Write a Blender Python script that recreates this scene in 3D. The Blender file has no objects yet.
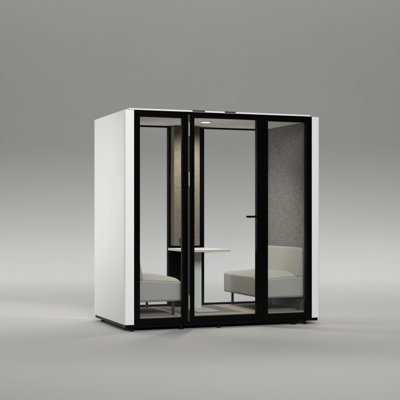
import bpy, bmesh, math, random
from mathutils import Vector, Matrix, noise
random.seed(4)
R = math.radians
sc = bpy.context.scene
col = sc.collection

# ------------------------------------------------------------------ materials
def new_mat(name):
    m = bpy.data.materials.new(name); m.use_nodes = True
    nt = m.node_tree; nt.nodes.clear()
    out = nt.nodes.new('ShaderNodeOutputMaterial')
    return m, nt, out

def N(nt, kind, **kw):
    n = nt.nodes.new(kind)
    for k, v in kw.items(): setattr(n, k, v)
    return n

def solid(name, colr, rough=.5, spec=.5, metallic=0., nscale=0., namt=0., bscale=0., bstr=0., bdist=.001, coat=0., rvar=0., sheen=0.):
    """Principled with optional noise in colour / roughness / bump (object space)."""
    m, nt, out = new_mat(name)
    p = N(nt, 'ShaderNodeBsdfPrincipled')
    p.inputs['Base Color'].default_value = (*colr, 1)
    p.inputs['Roughness'].default_value = rough
    p.inputs['Specular IOR Level'].default_value = spec
    p.inputs['Metallic'].default_value = metallic
    p.inputs['Coat Weight'].default_value = coat
    p.inputs['Sheen Weight'].default_value = sheen
    nt.links.new(p.outputs[0], out.inputs[0])
    tc = N(nt, 'ShaderNodeTexCoord')
    if namt:
        n = N(nt, 'ShaderNodeTexNoise'); n.inputs['Scale'].default_value = nscale
        n.inputs['Detail'].default_value = 5; n.inputs['Roughness'].default_value = .65
        nt.links.new(tc.outputs['Object'], n.inputs['Vector'])
        r = N(nt, 'ShaderNodeValToRGB')
        r.color_ramp.elements[0].position = .32; r.color_ramp.elements[1].position = .68
        r.color_ramp.elements[0].color = (*[max(0, c*(1-namt)) for c in colr], 1)
        r.color_ramp.elements[1].color = (*[min(1, c*(1+namt)) for c in colr], 1)
        nt.links.new(n.outputs['Fac'], r.inputs[0]); nt.links.new(r.outputs[0], p.inputs['Base Color'])
    if rvar:
        n = N(nt, 'ShaderNodeTexNoise'); n.inputs['Scale'].default_value = 3.5; n.inputs['Detail'].default_value = 6
        nt.links.new(tc.outputs['Object'], n.inputs['Vector'])
        mr = N(nt, 'ShaderNodeMapRange')
        mr.inputs['To Min'].default_value = rough - rvar; mr.inputs['To Max'].default_value = rough + rvar
        nt.links.new(n.outputs['Fac'], mr.inputs['Value']); nt.links.new(mr.outputs[0], p.inputs['Roughness'])
    if bstr:
        n = N(nt, 'ShaderNodeTexNoise'); n.inputs['Scale'].default_value = bscale; n.inputs['Detail'].default_value = 4
        nt.links.new(tc.outputs['Object'], n.inputs['Vector'])
        b = N(nt, 'ShaderNodeBump'); b.inputs['Strength'].default_value = bstr; b.inputs['Distance'].default_value = bdist
        nt.links.new(n.outputs['Fac'], b.inputs['Height']); nt.links.new(b.outputs[0], p.inputs['Normal'])
    return m

def felt(name, dark, light, scale=330., grain=(1, .42, .9)):
    """Pressed felt: mottled flecks of two fibre colours and a fuzzy relief."""
    m, nt, out = new_mat(name)
    p = N(nt, 'ShaderNodeBsdfPrincipled'); p.inputs['Roughness'].default_value = 1; p.inputs['Specular IOR Level'].default_value = .1
    p.inputs['Sheen Weight'].default_value = .03
    nt.links.new(p.outputs[0], out.inputs[0])
    tc = N(nt, 'ShaderNodeTexCoord')
    a = N(nt, 'ShaderNodeTexNoise'); a.inputs['Scale'].default_value = scale*.36; a.inputs['Detail'].default_value = 6; a.inputs['Roughness'].default_value = .8
    b = N(nt, 'ShaderNodeTexNoise'); b.inputs['Scale'].default_value = scale*.09; b.inputs['Detail'].default_value = 3
    mp = N(nt, 'ShaderNodeMapping'); mp.inputs['Scale'].default_value = grain
    nt.links.new(tc.outputs['Object'], mp.inputs['Vector'])
    for n in (a, b): nt.links.new(mp.outputs[0], n.inputs['Vector'])
    mx = N(nt, 'ShaderNodeMath', operation='MULTIPLY_ADD'); mx.inputs[1].default_value = .14
    nt.links.new(b.outputs['Fac'], mx.inputs[0]); 
    sc_ = N(nt, 'ShaderNodeMath', operation='MULTIPLY'); sc_.inputs[1].default_value = .86
    nt.links.new(a.outputs['Fac'], sc_.inputs[0]); nt.links.new(sc_.outputs[0], mx.inputs[2])
    r = N(nt, 'ShaderNodeValToRGB')
    r.color_ramp.elements[0].position = .36; r.color_ramp.elements[0].color = (*dark, 1)
    r.color_ramp.elements[1].position = .64; r.color_ramp.elements[1].color = (*light, 1)
    nt.links.new(mx.outputs[0], r.inputs[0]); nt.links.new(r.outputs[0], p.inputs['Base Color'])
    bp = N(nt, 'ShaderNodeBump'); bp.inputs['Strength'].default_value = .5; bp.inputs['Distance'].default_value = .003
    nt.links.new(a.outputs['Fac'], bp.inputs['Height']); nt.links.new(bp.outputs[0], p.inputs['Normal'])
    return m

def upholstery(name, colr):
    """Woven wool: fine crossed yarn relief plus slow uneven stretch."""
    m, nt, out = new_mat(name)
    p = N(nt, 'ShaderNodeBsdfPrincipled'); p.inputs['Roughness'].default_value = .9; p.inputs['Specular IOR Level'].default_value = .2
    p.inputs['Sheen Weight'].default_value = .04; p.inputs['Sheen Roughness'].default_value = .5
    nt.links.new(p.outputs[0], out.inputs[0])
    tc = N(nt, 'ShaderNodeTexCoord')
    n = N(nt, 'ShaderNodeTexNoise'); n.inputs['Scale'].default_value = 190; n.inputs['Detail'].default_value = 5; n.inputs['Roughness'].default_value = .7
    nt.links.new(tc.outputs['Object'], n.inputs['Vector'])
    r = N(nt, 'ShaderNodeValToRGB')
    r.color_ramp.elements[0].position = .33; r.color_ramp.elements[0].color = (*[c*.80 for c in colr], 1)
    r.color_ramp.elements[1].position = .67; r.color_ramp.elements[1].color = (*[min(1, c*1.18) for c in colr], 1)
    nt.links.new(n.outputs['Fac'], r.inputs[0]); nt.links.new(r.outputs[0], p.inputs['Base Color'])
    w = N(nt, 'ShaderNodeTexVoronoi'); w.inputs['Scale'].default_value = 260
    nt.links.new(tc.outputs['Object'], w.inputs['Vector'])
    s = N(nt, 'ShaderNodeTexNoise'); s.inputs['Scale'].default_value = 5.5; s.inputs['Detail'].default_value = 3
    nt.links.new(tc.outputs['Object'], s.inputs['Vector'])
    b1 = N(nt, 'ShaderNodeBump'); b1.inputs['Strength'].default_value = .35; b1.inputs['Distance'].default_value = .0015
    nt.links.new(w.outputs['Distance'], b1.inputs['Height'])
    b2 = N(nt, 'ShaderNodeBump'); b2.inputs['Strength'].default_value = .35; b2.inputs['Distance'].default_value = .02
    nt.links.new(s.outputs['Fac'], b2.inputs['Height']); nt.links.new(b1.outputs[0], b2.inputs['Normal'])
    nt.links.new(b2.outputs[0], p.inputs['Normal'])
    return m

def glass(name, tint=.965):
    """Thin clear pane: transmits straight through, mirrors by Fresnel."""
    m, nt, out = new_mat(name)
    t = N(nt, 'ShaderNodeBsdfTransparent'); t.inputs[0].default_value = (tint, tint, tint, 1)
    g = N(nt, 'ShaderNodeBsdfGlossy'); g.inputs['Roughness'].default_value = .005; g.inputs['Color'].default_value = (1, 1, 1, 1)
    fr = N(nt, 'ShaderNodeFresnel'); fr.inputs['IOR'].default_value = 1.45
    # the back of a face would report total reflection: a thin pane reflects alike from both sides
    geo = N(nt, 'ShaderNodeNewGeometry')
    io = N(nt, 'ShaderNodeMapRange'); io.inputs['To Min'].default_value = 1.25; io.inputs['To Max'].default_value = 1/1.25
    nt.links.new(geo.outputs['Backfacing'], io.inputs['Value']); nt.links.new(io.outputs[0], fr.inputs['IOR'])
    mx = N(nt, 'ShaderNodeMixShader')
    nt.links.new(fr.outputs[0], mx.inputs[0]); nt.links.new(t.outputs[0], mx.inputs[1]); nt.links.new(g.outputs[0], mx.inputs[2])
    nt.links.new(mx.outputs[0], out.inputs[0])
    return m

def emit(name, colr, s):
    m, nt, out = new_mat(name)
    e = N(nt, 'ShaderNodeEmission'); e.inputs[0].default_value = (*colr, 1); e.inputs[1].default_value = s
    nt.links.new(e.outputs[0], out.inputs[0]); return m

M = dict(
    white=solid('white_lacquer', (.80, .80, .79), .5, .25, rvar=.05, bscale=420, bstr=.06, bdist=.0004, nscale=2.2, namt=.012),
    black=solid('black_powder_coat', (.0016, .0016, .0018), .2, .08, bscale=900, bstr=.04, bdist=.0003, rvar=.04),
    plinth=solid('matt_black_plinth', (.002, .002, .002), .5, .06, bscale=600, bstr=.15, bdist=.0004),
    rubber=solid('black_rubber', (.004, .004, .004), .75, .15, bscale=300, bstr=.2, bdist=.0005),
    gasket=solid('grey_seal', (.020, .020, .021), .6, .4, bscale=200, bstr=.1, bdist=.0004),
    hinge=solid('brushed_steel', (.36, .345, .315), .45, .5, metallic=.35, nscale=90, namt=.1),
    dull=solid('dark_anodised', (.02, .02, .021), .45, .4, metallic=.2, nscale=60, namt=.1),
    ceiling=solid('ceiling_laminate', (.84, .82, .75), .7, .3, nscale=60, namt=.03, bscale=500, bstr=.08, bdist=.0004),
    felt=felt('grey_felt', (.098, .098, .097), (.265, .263, .255)),
    felt_beige=felt('beige_felt', (.080, .074, .063), (.165, .153, .132), 300, (.85, 1, .85)),
    service=solid('charcoal_laminate', (.003, .003, .0032), .85, .0, nscale=30, namt=.15),
    carpet=felt('beige_carpet', (.16, .15, .122), (.34, .32, .27), 380),
    cloth=upholstery('pale_grey_wool', (.305, .308, .283)),
    seam=solid('seam_thread', (.30, .30, .275), .9, .2, nscale=300, namt=.2),
    cream=solid('cream_laminate', (.43, .437, .40), .45, .4, nscale=15, namt=.015, bscale=500, bstr=.05, bdist=.0003),
    cream_metal=solid('pale_powder_coat', (.50, .53, .475), .45, .4, bscale=800, bstr=.1, bdist=.0003),
    leg=solid('sofa_leg_coat', (.022, .022, .023), .4, .4, bscale=700, bstr=.1, bdist=.0003),
    glass=glass('clear_glass', .995),
    lamp=emit('lamp_diffuser', (1, .86, .62), 6.0),
    paper=solid('studio_backdrop', (.475, .475, .47), .62, .25, nscale=1.1, namt=.012, bscale=140, bstr=.04, bdist=.0006),
)

# ------------------------------------------------------------------ mesh helpers
def link(name, bm, mat, parent=None, smooth=False, bevel=0., seg=2):
    bmesh.ops.recalc_face_normals(bm, faces=bm.faces)
    me = bpy.data.meshes.new(name); bm.to_mesh(me); bm.free()
    o = bpy.data.objects.new(name, me); col.objects.link(o)
    me.materials.append(mat)
    for p in me.polygons: p.use_smooth = smooth
    if bevel:
        b = o.modifiers.new('bevel', 'BEVEL'); b.width = bevel; b.segments = seg; b.limit_method = 'ANGLE'; b.angle_limit = R(40)
        b.harden_normals = True
        for p in me.polygons: p.use_smooth = True
    if parent: o.parent = parent
    return o

def box(bm, u0, u1, v0, v1, z0, z1):
    vs = [bm.verts.new((x, y, z)) for z in (z0, z1) for y in (v0, v1) for x in (u0, u1)]
    for f in ((0, 1, 3, 2), (4, 6, 7, 5), (0, 4, 5, 1), (2, 3, 7, 6), (0, 2, 6, 4), (1, 5, 7, 3)):
        bm.faces.new([vs[i] for i in f])

def prism(bm, pts, z0, z1):
    lo = [bm.verts.new((x, y, z0)) for x, y in pts]; hi = [bm.verts.new((x, y, z1)) for x, y in pts]
    bm.faces.new(lo[::-1]); bm.faces.new(hi)
    n = len(pts)
    for i in range(n): bm.faces.new((lo[i], lo[(i+1) % n], hi[(i+1) % n], hi[i]))

def cyl(bm, c, r, h, axis='Z', n=24, r2=None):
    m = Matrix.Translation(c)
    if axis == 'X': m = m @ Matrix.Rotation(R(90), 4, 'Y')
    if axis == 'Y': m = m @ Matrix.Rotation(R(90), 4, 'X')
    bmesh.ops.create_cone(bm, cap_ends=True, segments=n, radius1=r, radius2=r if r2 is None else r2, depth=h, matrix=m)

def cushion(size, r, puff, fn=None, n=26):
    """Soft block centred on the origin: rounded edges, slightly swollen faces, then warped by fn."""
    bm = bmesh.new()
    bmesh.ops.create_cube(bm, size=2)
    bmesh.ops.subdivide_edges(bm, edges=bm.edges[:], cuts=n, use_grid_fill=True)
    h = [s/2 for s in size]
    for v in bm.verts:
        # pack grid lines towards the rounded edges
        q = Vector([math.copysign(abs(c)**.75, c) for c in v.co])
        p = Vector([q[i]*h[i] for i in range(3)])
        inner = Vector([max(-(h[i]-r), min(h[i]-r, p[i])) for i in range(3)])
        d = p - inner
        if d.length > 1e-9: p = inner + d.normalized()*min(r, max(abs(d.x), abs(d.y), abs(d.z)))
        nrm = Vector([q[i]**9 for i in range(3)])
        nrm = Vector([math.copysign(abs(c), q[i]) for i, c in enumerate(nrm)])
        w = [(1-q[i]**2) for i in range(3)]
        for i in range(3):
            j, k = (i+1) % 3, (i+2) % 3
            if abs(q[i]) > .98: p[i] += math.copysign(puff[i]*(max(0, w[j]*w[k]))**.5, q[i])
        v.co = fn(p) if fn else p
    return bm

def tag(o, label, cat, group=None):
    o['label'] = label; o['category'] = cat
    if group: o['group'] = group

def empty(name, loc, rz, label, cat, group=None):
    o = bpy.data.objects.new(name, None); o.empty_display_size = .2
    o.location = loc; o.rotation_euler = (0, 0, rz); col.objects.link(o)
    tag(o, label, cat, group); return o

# ------------------------------------------------------------------ where the booth stands
W, D = 2.2205, 1.2005           # outer width and depth of the booth, metres
TH = 0.364522                   # its turn against the camera axis
TX, TY = -0.76766, 10.24393     # its front left corner on the floor
ca, sa = math.cos(TH), math.sin(TH)
def place(u, v, z=0.):           # booth coordinates (from the front left corner) to the studio
    return Vector((TX + ca*u - sa*v, TY + sa*u + ca*v, z))

# ------------------------------------------------------------------ studio backdrop (one sweep of paper)
def backdrop():
    bm = bmesh.new()
    prof = [(y, 0) for y in (-40, -20, -8, 0, 4, 8, 10, 12, 14, 16)]
    y0, r, rz = 18.3, 2.1, 2.65
    # paper hangs in an easing curve: bend grows and dies away smoothly
    n, py, pz, raw = 80, 0., 0., [(0., 0.)]
    for k in range(n):
        t = (k+.5)/n
        a = R(90)*(.35*t + .65*t*t*(3-2*t))
        py += math.cos(a); pz += math.sin(a); raw.append((py, pz))
    prof += [(y0 + r*a/py, rz*b/pz) for a, b in raw]
    prof += [(y0+r, 5), (y0+r, 8), (y0+r, 12)]
    xs = [-40, -20, -12, -6, -2, 0, 2, 6, 12, 20, 40]
    rows = [[bm.verts.new((x, y, z)) for x in xs] for y, z in prof]
    for a, b in zip(rows, rows[1:]):
        for i in range(len(xs)-1): bm.faces.new((a[i], a[i+1], b[i+1], b[i]))
    o = link('backdrop', bm, M['paper'], smooth=True)
    o['kind'] = 'structure'; o.location.z = -.012
    o['label'] = 'seamless grey studio floor sweeping up into a grey wall'
backdrop()

# ------------------------------------------------------------------ the booth
pod = empty('office_booth', place(0, 0), TH,
            'white office booth with black frames and hinged glass door, standing on grey studio floor', 'office booth')

ZB, ZT = .055, 2.255
def side_panel(side):
    # plan outline: rounded outer front corner, front return leaning slightly forward to the frame
    t, r = .0985, .026
    pts = []
    for k in range(9):
        a = R(180 + 82*k/8)
        pts.append((r + r*math.cos(a), .004 + r + r*math.sin(a)))
    pts += [(t, -.006), (t, D)]
    rr = .008
    pts += [(rr, D)] + [(rr - rr*math.sin(R(30*k)), D - rr + rr*math.cos(R(30*k))) for k in (1, 2)] + [(0, D-rr)]
    if side > 0: pts = [(W + .012 - x*1.0223, y) for x, y in pts]
    bm = bmesh.new(); prism(bm, pts, ZB, ZT)
    return link('side_panel', bm, M['white'], pod, bevel=.003, seg=2)
side_panel(-1); side_panel(1)

# black plinth and its adjustable feet
bm = bmesh.new(); box(bm, .012, W-.012, .012, D-.006, .022, .0535)
link('plinth', bm, M['plinth'], pod, bevel=.002)
for u, v in ((.085, .036), (.625, .036), (1.045, .036), (1.925, .036), (2.06, .036), (.085, D-.08), (1.05, D-.08), (2.06, D-.08)):
    bm = bmesh.new(); cyl(bm, (u, v, -.006), .027, .012, n=28); cyl(bm, (u, v, .012), .015, .026, n=16)
    link('foot', bm, M['rubber'], pod, bevel=.0015)

# roof cap and ceiling
bm = bmesh.new(); box(bm, .045, W-.108, -.004, D-.004, 2.2572, 2.2735)
roof = link('roof', bm, M['white'], pod, bevel=.003)
for u0, u1 in ((.735, .875), (1.10, 1.225)):
    bm = bmesh.new(); box(bm, u0, u1, -.0105, .03, 2.262, 2.2765)
    link('pivot_cover', bm, M['dull'], roof, bevel=.0015)
bm = bmesh.new(); box(bm, .1005, W-.0905, .0625, D-.0625, 2.208, 2.254)
ceil = link('ceiling', bm, M['ceiling'], pod, bevel=.002)
LU, LV = 1.09, .52
bm = bmesh.new()
cyl(bm, (LU, LV, 2.2055), .05, .004, n=48)
lampo = link('ceiling_light', bm, M['lamp'], ceil, smooth=False)
bm = bmesh.new()
ring_i, ring_o = [], []
for k in range(48):
    a = 2*math.pi*k/48
    ring_i.append((LU+.0515*math.cos(a), LV+.0515*math.sin(a))); ring_o.append((LU+.062*math.cos(a), LV+.062*math.sin(a)))
for z in (2.2005, 2.2078): pass
vi = [[bm.verts.new((x, y, z)) for x, y in ring] for ring in (ring_i, ring_o) for z in (2.2025, 2.2078)]
for k in range(48):
    j = (k+1) % 48
    il, ih, ol, oh = vi
    bm.faces.new((il[k], il[j], ol[j], ol[k])); bm.faces.new((ih[k], oh[k], oh[j], ih[j]))
    bm.faces.new((ol[k], ol[j], oh[j], oh[k])); bm.faces.new((il[k], ih[k], ih[j], il[j]))
link('light_rim', bm, M['ceiling'], ceil, smooth=True)

# inner floor with carpet
bm = bmesh.new(); box(bm, .1005, W-.0905, .0625, D-.0625, .0545, .126)
link('carpet_floor', bm, M['carpet'], pod, bevel=.003)

# felt linings on the two side walls
for u0, u1 in ((.0995, .114), (W-.1045, W-.0900)):
    bm = bmesh.new(); box(bm, u0, u1, .0635, D-.0635, .1275, 2.2065)
    link('felt_lining', bm, M['felt'], pod, bevel=.002)

# front frame: two fixed lights and the header over the door
UL0, UL1, UD0, UD1, UR0, UR1 = .0995, .6865, .713, 1.5475, 1.5535, W-.0895
def frame_lattice(bm, u0, u1, v0, v1, z0, z1, sl, sr, zr0, zr1):
    box(bm, u0, u0+sl, v0, v1, z0, z1); box(bm, u1-sr, u1, v0, v1, z0, z1)
    box(bm, u0+sl+.0002, u1-sr-.0002, v0+.0012, v1-.0012, z0, zr0)
    box(bm, u0+sl+.0002, u1-sr-.0002, v0+.0012, v1-.0012, zr1, z1)
ZF0, ZF1 = .0545, 2.2555
bm = bmesh.new(); frame_lattice(bm, UL0, UL1, -.003, .06, ZF0, ZF1, .0635, .057, .111, 2.193)
fl = link('front_frame', bm, M['black'], pod, bevel=.002)
bm = bmesh.new(); frame_lattice(bm, UR0, UR1, -.003, .06, ZF0, ZF1, .0515, .066, .113, 2.194)
fr = link('front_frame', bm, M['black'], pod, bevel=.002)
bm = bmesh.new(); box(bm, UL1+.0005, UR0-.0005, .0, .058, 2.236, ZF1)
link('door_header', bm, M['black'], pod, bevel=.0015)
bm = bmesh.new(); box(bm, UL1+.0005, UR0-.0005, .004, .058, ZF0, .068)
link('threshold', bm, M['plinth'], pod, bevel=.0015)
def pane(parent, u0, u1, v, z0, z1):
    bm = bmesh.new(); box(bm, u0+.001, u1-.001, v, v+.010, z0+.001, z1-.001)
    g = link('glass_pane', bm, M['glass'], parent)
    # thin seal round the pane
    bm = bmesh.new(); t = .004
    for a in ((u0+.0003, u0+t, z0+.0003, z1-.0003), (u1-t, u1-.0003, z0+.0003, z1-.0003)): box(bm, a[0], a[1], v-.006, v-.0008, a[2], a[3])
    for z in (z0+.0003, z1-t): box(bm, u0+t+.0002, u1-t-.0002, v-.006, v-.0008, z, z+t-.0003)
    link('glass_seal', bm, M['rubber'], parent)
    return g
pane(fl, UL0+.0635, UL1-.057, .024, .111, 2.193)
pane(fr, UR0+.0515, UR1-.066, .024, .113, 2.194)

# grey hinge-side seal in the gap by the door
bm = bmesh.new(); box(bm, UL1+.0008, UD0-.0015, .010, .05, .069, 2.2345)
link('door_gap_seal', bm, M['gasket'], pod)

# the door
DZ0, DZ1 = .0705, 2.2335
bm = bmesh.new(); frame_lattice(bm, UD0, UD1, -.008, .044, DZ0, DZ1, .0445, .0765, .117, 2.2)
door = link('door', bm, M['black'], pod, bevel=.002)
pane(door, UD0+.0445, UD1-.0765, .014, .117, 2.2)
for z0, z1 in ((2.008, 2.146), (1.483, 1.626), (.196, .336)):
    bm = bmesh.new(); cyl(bm, (.6995, -.001, (z0+z1)/2), .0078, z1-z0, n=20)
    cyl(bm, (.6995, -.001, z1+.003), .0062, .006, n=20); cyl(bm, (.6995, -.001, z0-.003), .0062, .006, n=20)
    cyl(bm, (.6995, -.001, z0+(z1-z0)*.5), .0084, .003, n=20)
    link('hinge', bm, M['hinge'], door, bevel=.0008)
# lever handle: rosette, neck, rounded lever and keyhole escutcheon
bm = bmesh.new()
HU, HZ = 1.508, 1.162
cyl(bm, (HU, -.012, HZ), .026, .008, 'Y', 32); cyl(bm, (HU, -.034, HZ), .010, .04, 'Y', 20)
pts = []
bm2 = []
rings = []
for k in range(14):
    t = k/13
    u = HU + .012 - t*.195
    rad_v = .0075 if k not in (0, 13) else .004
    rad_z = .011 if k not in (0, 13) else .007
    vv = -.056 + .004*math.sin(t*math.pi)
    rings.append([bm.verts.new((u, vv + rad_v*math.cos(2*math.pi*j/16), HZ + rad_z*math.sin(2*math.pi*j/16))) for j in range(16)])
for a, b in zip(rings, rings[1:]):
    for j in range(16): bm.faces.new((a[j], a[(j+1) % 16], b[(j+1) % 16], b[j]))
bm.faces.new(rings[0][::-1]); bm.faces.new(rings[-1])
link('handle', bm, M['black'], door, smooth=True, bevel=.001)

# rear frame, two glazed bays either side of a solid panel
bm = bmesh.new()
v0, v1 = D-.0615, D-.002
frame_lattice(bm, .0995, .889, v0, v1, ZF0, ZF1, .0635, .024, .146, 2.193)
rl = link('rear_frame', bm, M['black'], pod, bevel=.002)
bm = bmesh.new()
frame_lattice(bm, 1.240, W-.0895, v0, v1, ZF0, ZF1, .070, .0635, .146, 2.193)
rr_ = link('rear_frame', bm, M['black'], pod, bevel=.002)
pane(rl, .163, .865, D-.035, .146, 2.193)
pane(rr_, 1.310, W-.153, D-.035, .146, 2.193)
bm = bmesh.new(); box(bm, .8895, 1.2395, D-.05, D-.005, ZF0, ZF1)
link('rear_panel', bm, M['service'], pod, bevel=.002)
bm = bmesh.new(); box(bm, .8905, 1.2065, D-.185, D-.0505, .825, 2.200)
ap = link('acoustic_panel', bm, M['felt_beige'], pod, bevel=.004, seg=3)
bm = bmesh.new(); box(bm, .872, 1.222, D-.178, D-.0625, .1275, .770)
link('service_box', bm, M['service'], pod, bevel=.003)
# power socket on the felt above the table
bm = bmesh.new(); box(bm, .958, 1.035, D-.199, D-.1855, .862, .915)
for du in (-.018, .018): cyl(bm, (.9965+du, D-.2005, .8885), .013, .004, 'Y', 20)
link('power_socket', bm, M['dull'], ap, bevel=.0015)

# ------------------------------------------------------------------ table standing in the booth
FZ = .1265
def local(o, bm_fn): return o
tb = empty('table', place(1.055, .655, FZ), TH,
           'small cream rectangular table on a single post with flat foot plate, between the two sofas', 'table')
bm = bmesh.new()
hw, hd, rc = .245, .355, .02
pts = []
for cx_, cy_, a0 in ((hw-rc, hd-rc, 0), (-hw+rc, hd-rc, 90), (-hw+rc, -hd+rc, 180), (hw-rc, -hd+rc, 270)):
    for k in range(6):
        a = R(a0 + 18*k); pts.append((cx_ + rc*math.cos(a), cy_ + rc*math.sin(a)))
prism(bm, pts, .651, .6765)
link('tabletop', bm, M['cream'], tb, bevel=.002)
bm = bmesh.new(); box(bm, -.105, .036, .0, .05, .0085, .6505)
link('post', bm, M['cream_metal'], tb, bevel=.004, seg=3)
bm = bmesh.new(); box(bm, -.13, .125, -.30, .20, .0005, .008)
link('foot_plate', bm, M['cream_metal'], tb, bevel=.002)
bm = bmesh.new(); box(bm, -.10, .10, -.16, .20, .641, .6505)
link('mounting_plate', bm, M['dull'], tb, bevel=.002)

# ------------------------------------------------------------------ sofas: x runs from the front of the seat (0) to the wall, y is the length
SL = 1.03
def piping(name, hx, hz, y, fn, parent):
    # a thin welt sewn round the end of a cushion, following its swollen outline
    path = []
    r = .020
    for cx_, cz_, a0 in ((hx-r, hz-r, 0), (-hx+r, hz-r, 90), (-hx+r, -hz+r, 180), (hx-r, -hz+r, 270)):
        for k in range(5):
            a = R(a0 + 22.5*k); path.append((cx_ + (r+.0002)*math.cos(a), cz_ + (r+.0002)*math.sin(a)))
    full = []
    for (x0, z0), (x1, z1) in zip(path, path[1:]+path[:1]):
        n = max(1, int(math.hypot(x1-x0, z1-z0)/.02))
        full += [(x0+(x1-x0)*k/n, z0+(z1-z0)*k/n) for k in range(n)]
    pts = [fn(Vector((x, y, z))) for x, z in full]
    bm = bmesh.new(); rings = []
    n = len(pts)
    for i, p in enumerate(pts):
        t = (pts[(i+1) % n] - pts[i-1]).normalized(); side = Vector((0, 1, 0)); up = t.cross(side).normalized()
        rings.append([bm.verts.new(p + .0032*(side*math.cos(2*math.pi*j/8) + up*math.sin(2*math.pi*j/8))) for j in range(8)])
    for i in range(n):
        a, b = rings[i], rings[(i+1) % n]
        for j in range(8): bm.faces.new((a[j], a[(j+1) % 8], b[(j+1) % 8], b[j]))
    return link(name, bm, M['cloth'], parent, smooth=True)

def make_sofa(name, loc, rz, label, near):   # near: the end towards the door side, where people sit down and wear the edge
    s = empty(name, loc, rz, label, 'sofa', 'bench sofas inside the booth')
    dp = .545
    zt, zb = .386, .152
    def seat_fn(p):
        x = p.x + dp/2
        q = Vector((x, p.y, p.z + (zt+zb)/2))
        lift = max(0, (p.z/((zt-zb)/2)+1)/2)
        q.z += lift*(x/dp)*.036                       # seat rises towards the back
        for d, reach, drop in ((x, .08, .010), (SL/2 - near*p.y, .24, .040), (SL/2 + near*p.y, .12, .006)):   # softly falling top edges
            if d < reach: q.z -= lift*drop*(1 - max(0, d)/reach)**2
        q.z += lift*.004*noise.noise(Vector((x*6, p.y*5, 1.3)))
        return q
    seat = link('seat', cushion((dp, SL, zt-zb), .020, (.004, .004, .006), seat_fn), M['cloth'], s, smooth=True)
    # leaning back cushion, thick at the foot
    hb, tb_ = .318, .110
    def back_fn(p):
        t = (p.z + hb/2)/hb
        x = (p.x/tb_ - .5)*(.118 - .068*t)             # wedge, thinner towards the top
        d = SL/2 - abs(p.y)
        if d < .10: p = p - Vector((0, 0, t*.016*(1 - max(0, d)/.10)**2))
        q = Vector((dp + .002 + x, p.y, .372 + p.z + hb/2))
        q.x += .004*noise.noise(Vector((q.z*6, p.y*4, 5.1)))
        return q
    back = link('backrest', cushion((tb_, SL, hb), .016, (.005, .004, .004), back_fn), M['cloth'], s, smooth=True)
    for y in (-SL/2+.0135, SL/2-.0135):
        piping('piping', dp/2, (zt-zb)/2, y, seat_fn, seat)
        piping('piping', tb_/2, hb/2, y, back_fn, back)
    bm = bmesh.new()
    box(bm, .075, dp-.04, -SL/2+.11, SL/2-.11, .137, .1535)
    link('seat_frame', bm, M['leg'], s, bevel=.002)
    for x in (.085, dp-.05):
        for y in (-SL/2+.06, SL/2-.06):
            bm = bmesh.new(); box(bm, x-.0125, x+.0125, y-.0125, y+.0125, .004, .153)
            l = link('leg', bm, M['leg'], s, bevel=.002)
            bm = bmesh.new(); cyl(bm, (x, y, .002), .013, .0038, n=16); link('foot', bm, M['rubber'], l)
    return s
make_sofa('sofa', place(1.563, .637, FZ), TH, 'pale grey bench sofa beside the speckled felt wall, its leaning backrest in full view', -1)
make_sofa('sofa', place(.672, .637, FZ), TH + math.pi, 'pale grey bench sofa behind the fixed glass beside the door hinges, backrest mostly hidden', 1)

# ------------------------------------------------------------------ lights
def area(name, loc, target, sx, sy, power, colr=(1, 1, 1), spread=180):
    l = bpy.data.lights.new(name, 'AREA'); l.shape = 'RECTANGLE'; l.size = sx; l.size_y = sy
    l.energy = power; l.color = colr; l.spread = R(spread)
    o = bpy.data.objects.new(name, l); col.objects.link(o); o.location = loc
    o.rotation_euler = (Vector(target)-Vector(loc)).to_track_quat('-Z', 'Y').to_euler()
    return o
area('backdrop_softbox', (0, 19.5, 11.0), (0, 19.2, 0), 36, 1.6, 2000, spread=150)
area('front_softbox', (1.6, 2.0, 5.0), (.2, 11, 1.4), 4.5, 3, 170, spread=80)
area('side_softbox', (-4.3, 13.9, 1.6), (-1.25, 11.4, 1.3), 1.5, 2.8, 26, spread=80)

l = bpy.data.lights.new('booth_downlight', 'SPOT'); l.energy = 115; l.color = (1, .89, .73); l.spot_size = R(138); l.spot_blend = .9; l.shadow_soft_size = .045
o = bpy.data.objects.new('booth_downlight', l); col.objects.link(o)
o.location = place(LU, LV, 2.195); o.rotation_euler = (R(15), 0, TH)   # swivelled a little towards the rear panel

w = bpy.data.worlds.new('World'); sc.world = w; w.use_nodes = True
bg = w.node_tree.nodes['Background']; bg.inputs[0].default_value = (.95, .97, 1, 1); bg.inputs[1].default_value = .06

# ------------------------------------------------------------------ camera
cam = bpy.data.cameras.new('camera'); co = bpy.data.objects.new('camera', cam); col.objects.link(co)
co.location = (0, 0, 1.1818); co.rotation_euler = (R(90), 0, 0)
cam.sensor_width = 36; cam.lens = 90.432; cam.shift_y = .0371; cam.clip_end = 200; cam.clip_start = .05
sc.camera = co
sc.view_settings.view_transform = 'Standard'; sc.view_settings.look = 'None'
sc.view_settings.exposure = 0; sc.view_settings.gamma = 1
sc.cycles.max_bounces = 14; sc.cycles.transparent_max_bounces = 24; sc.cycles.diffuse_bounces = 6
sc.cycles.use_denoising = True
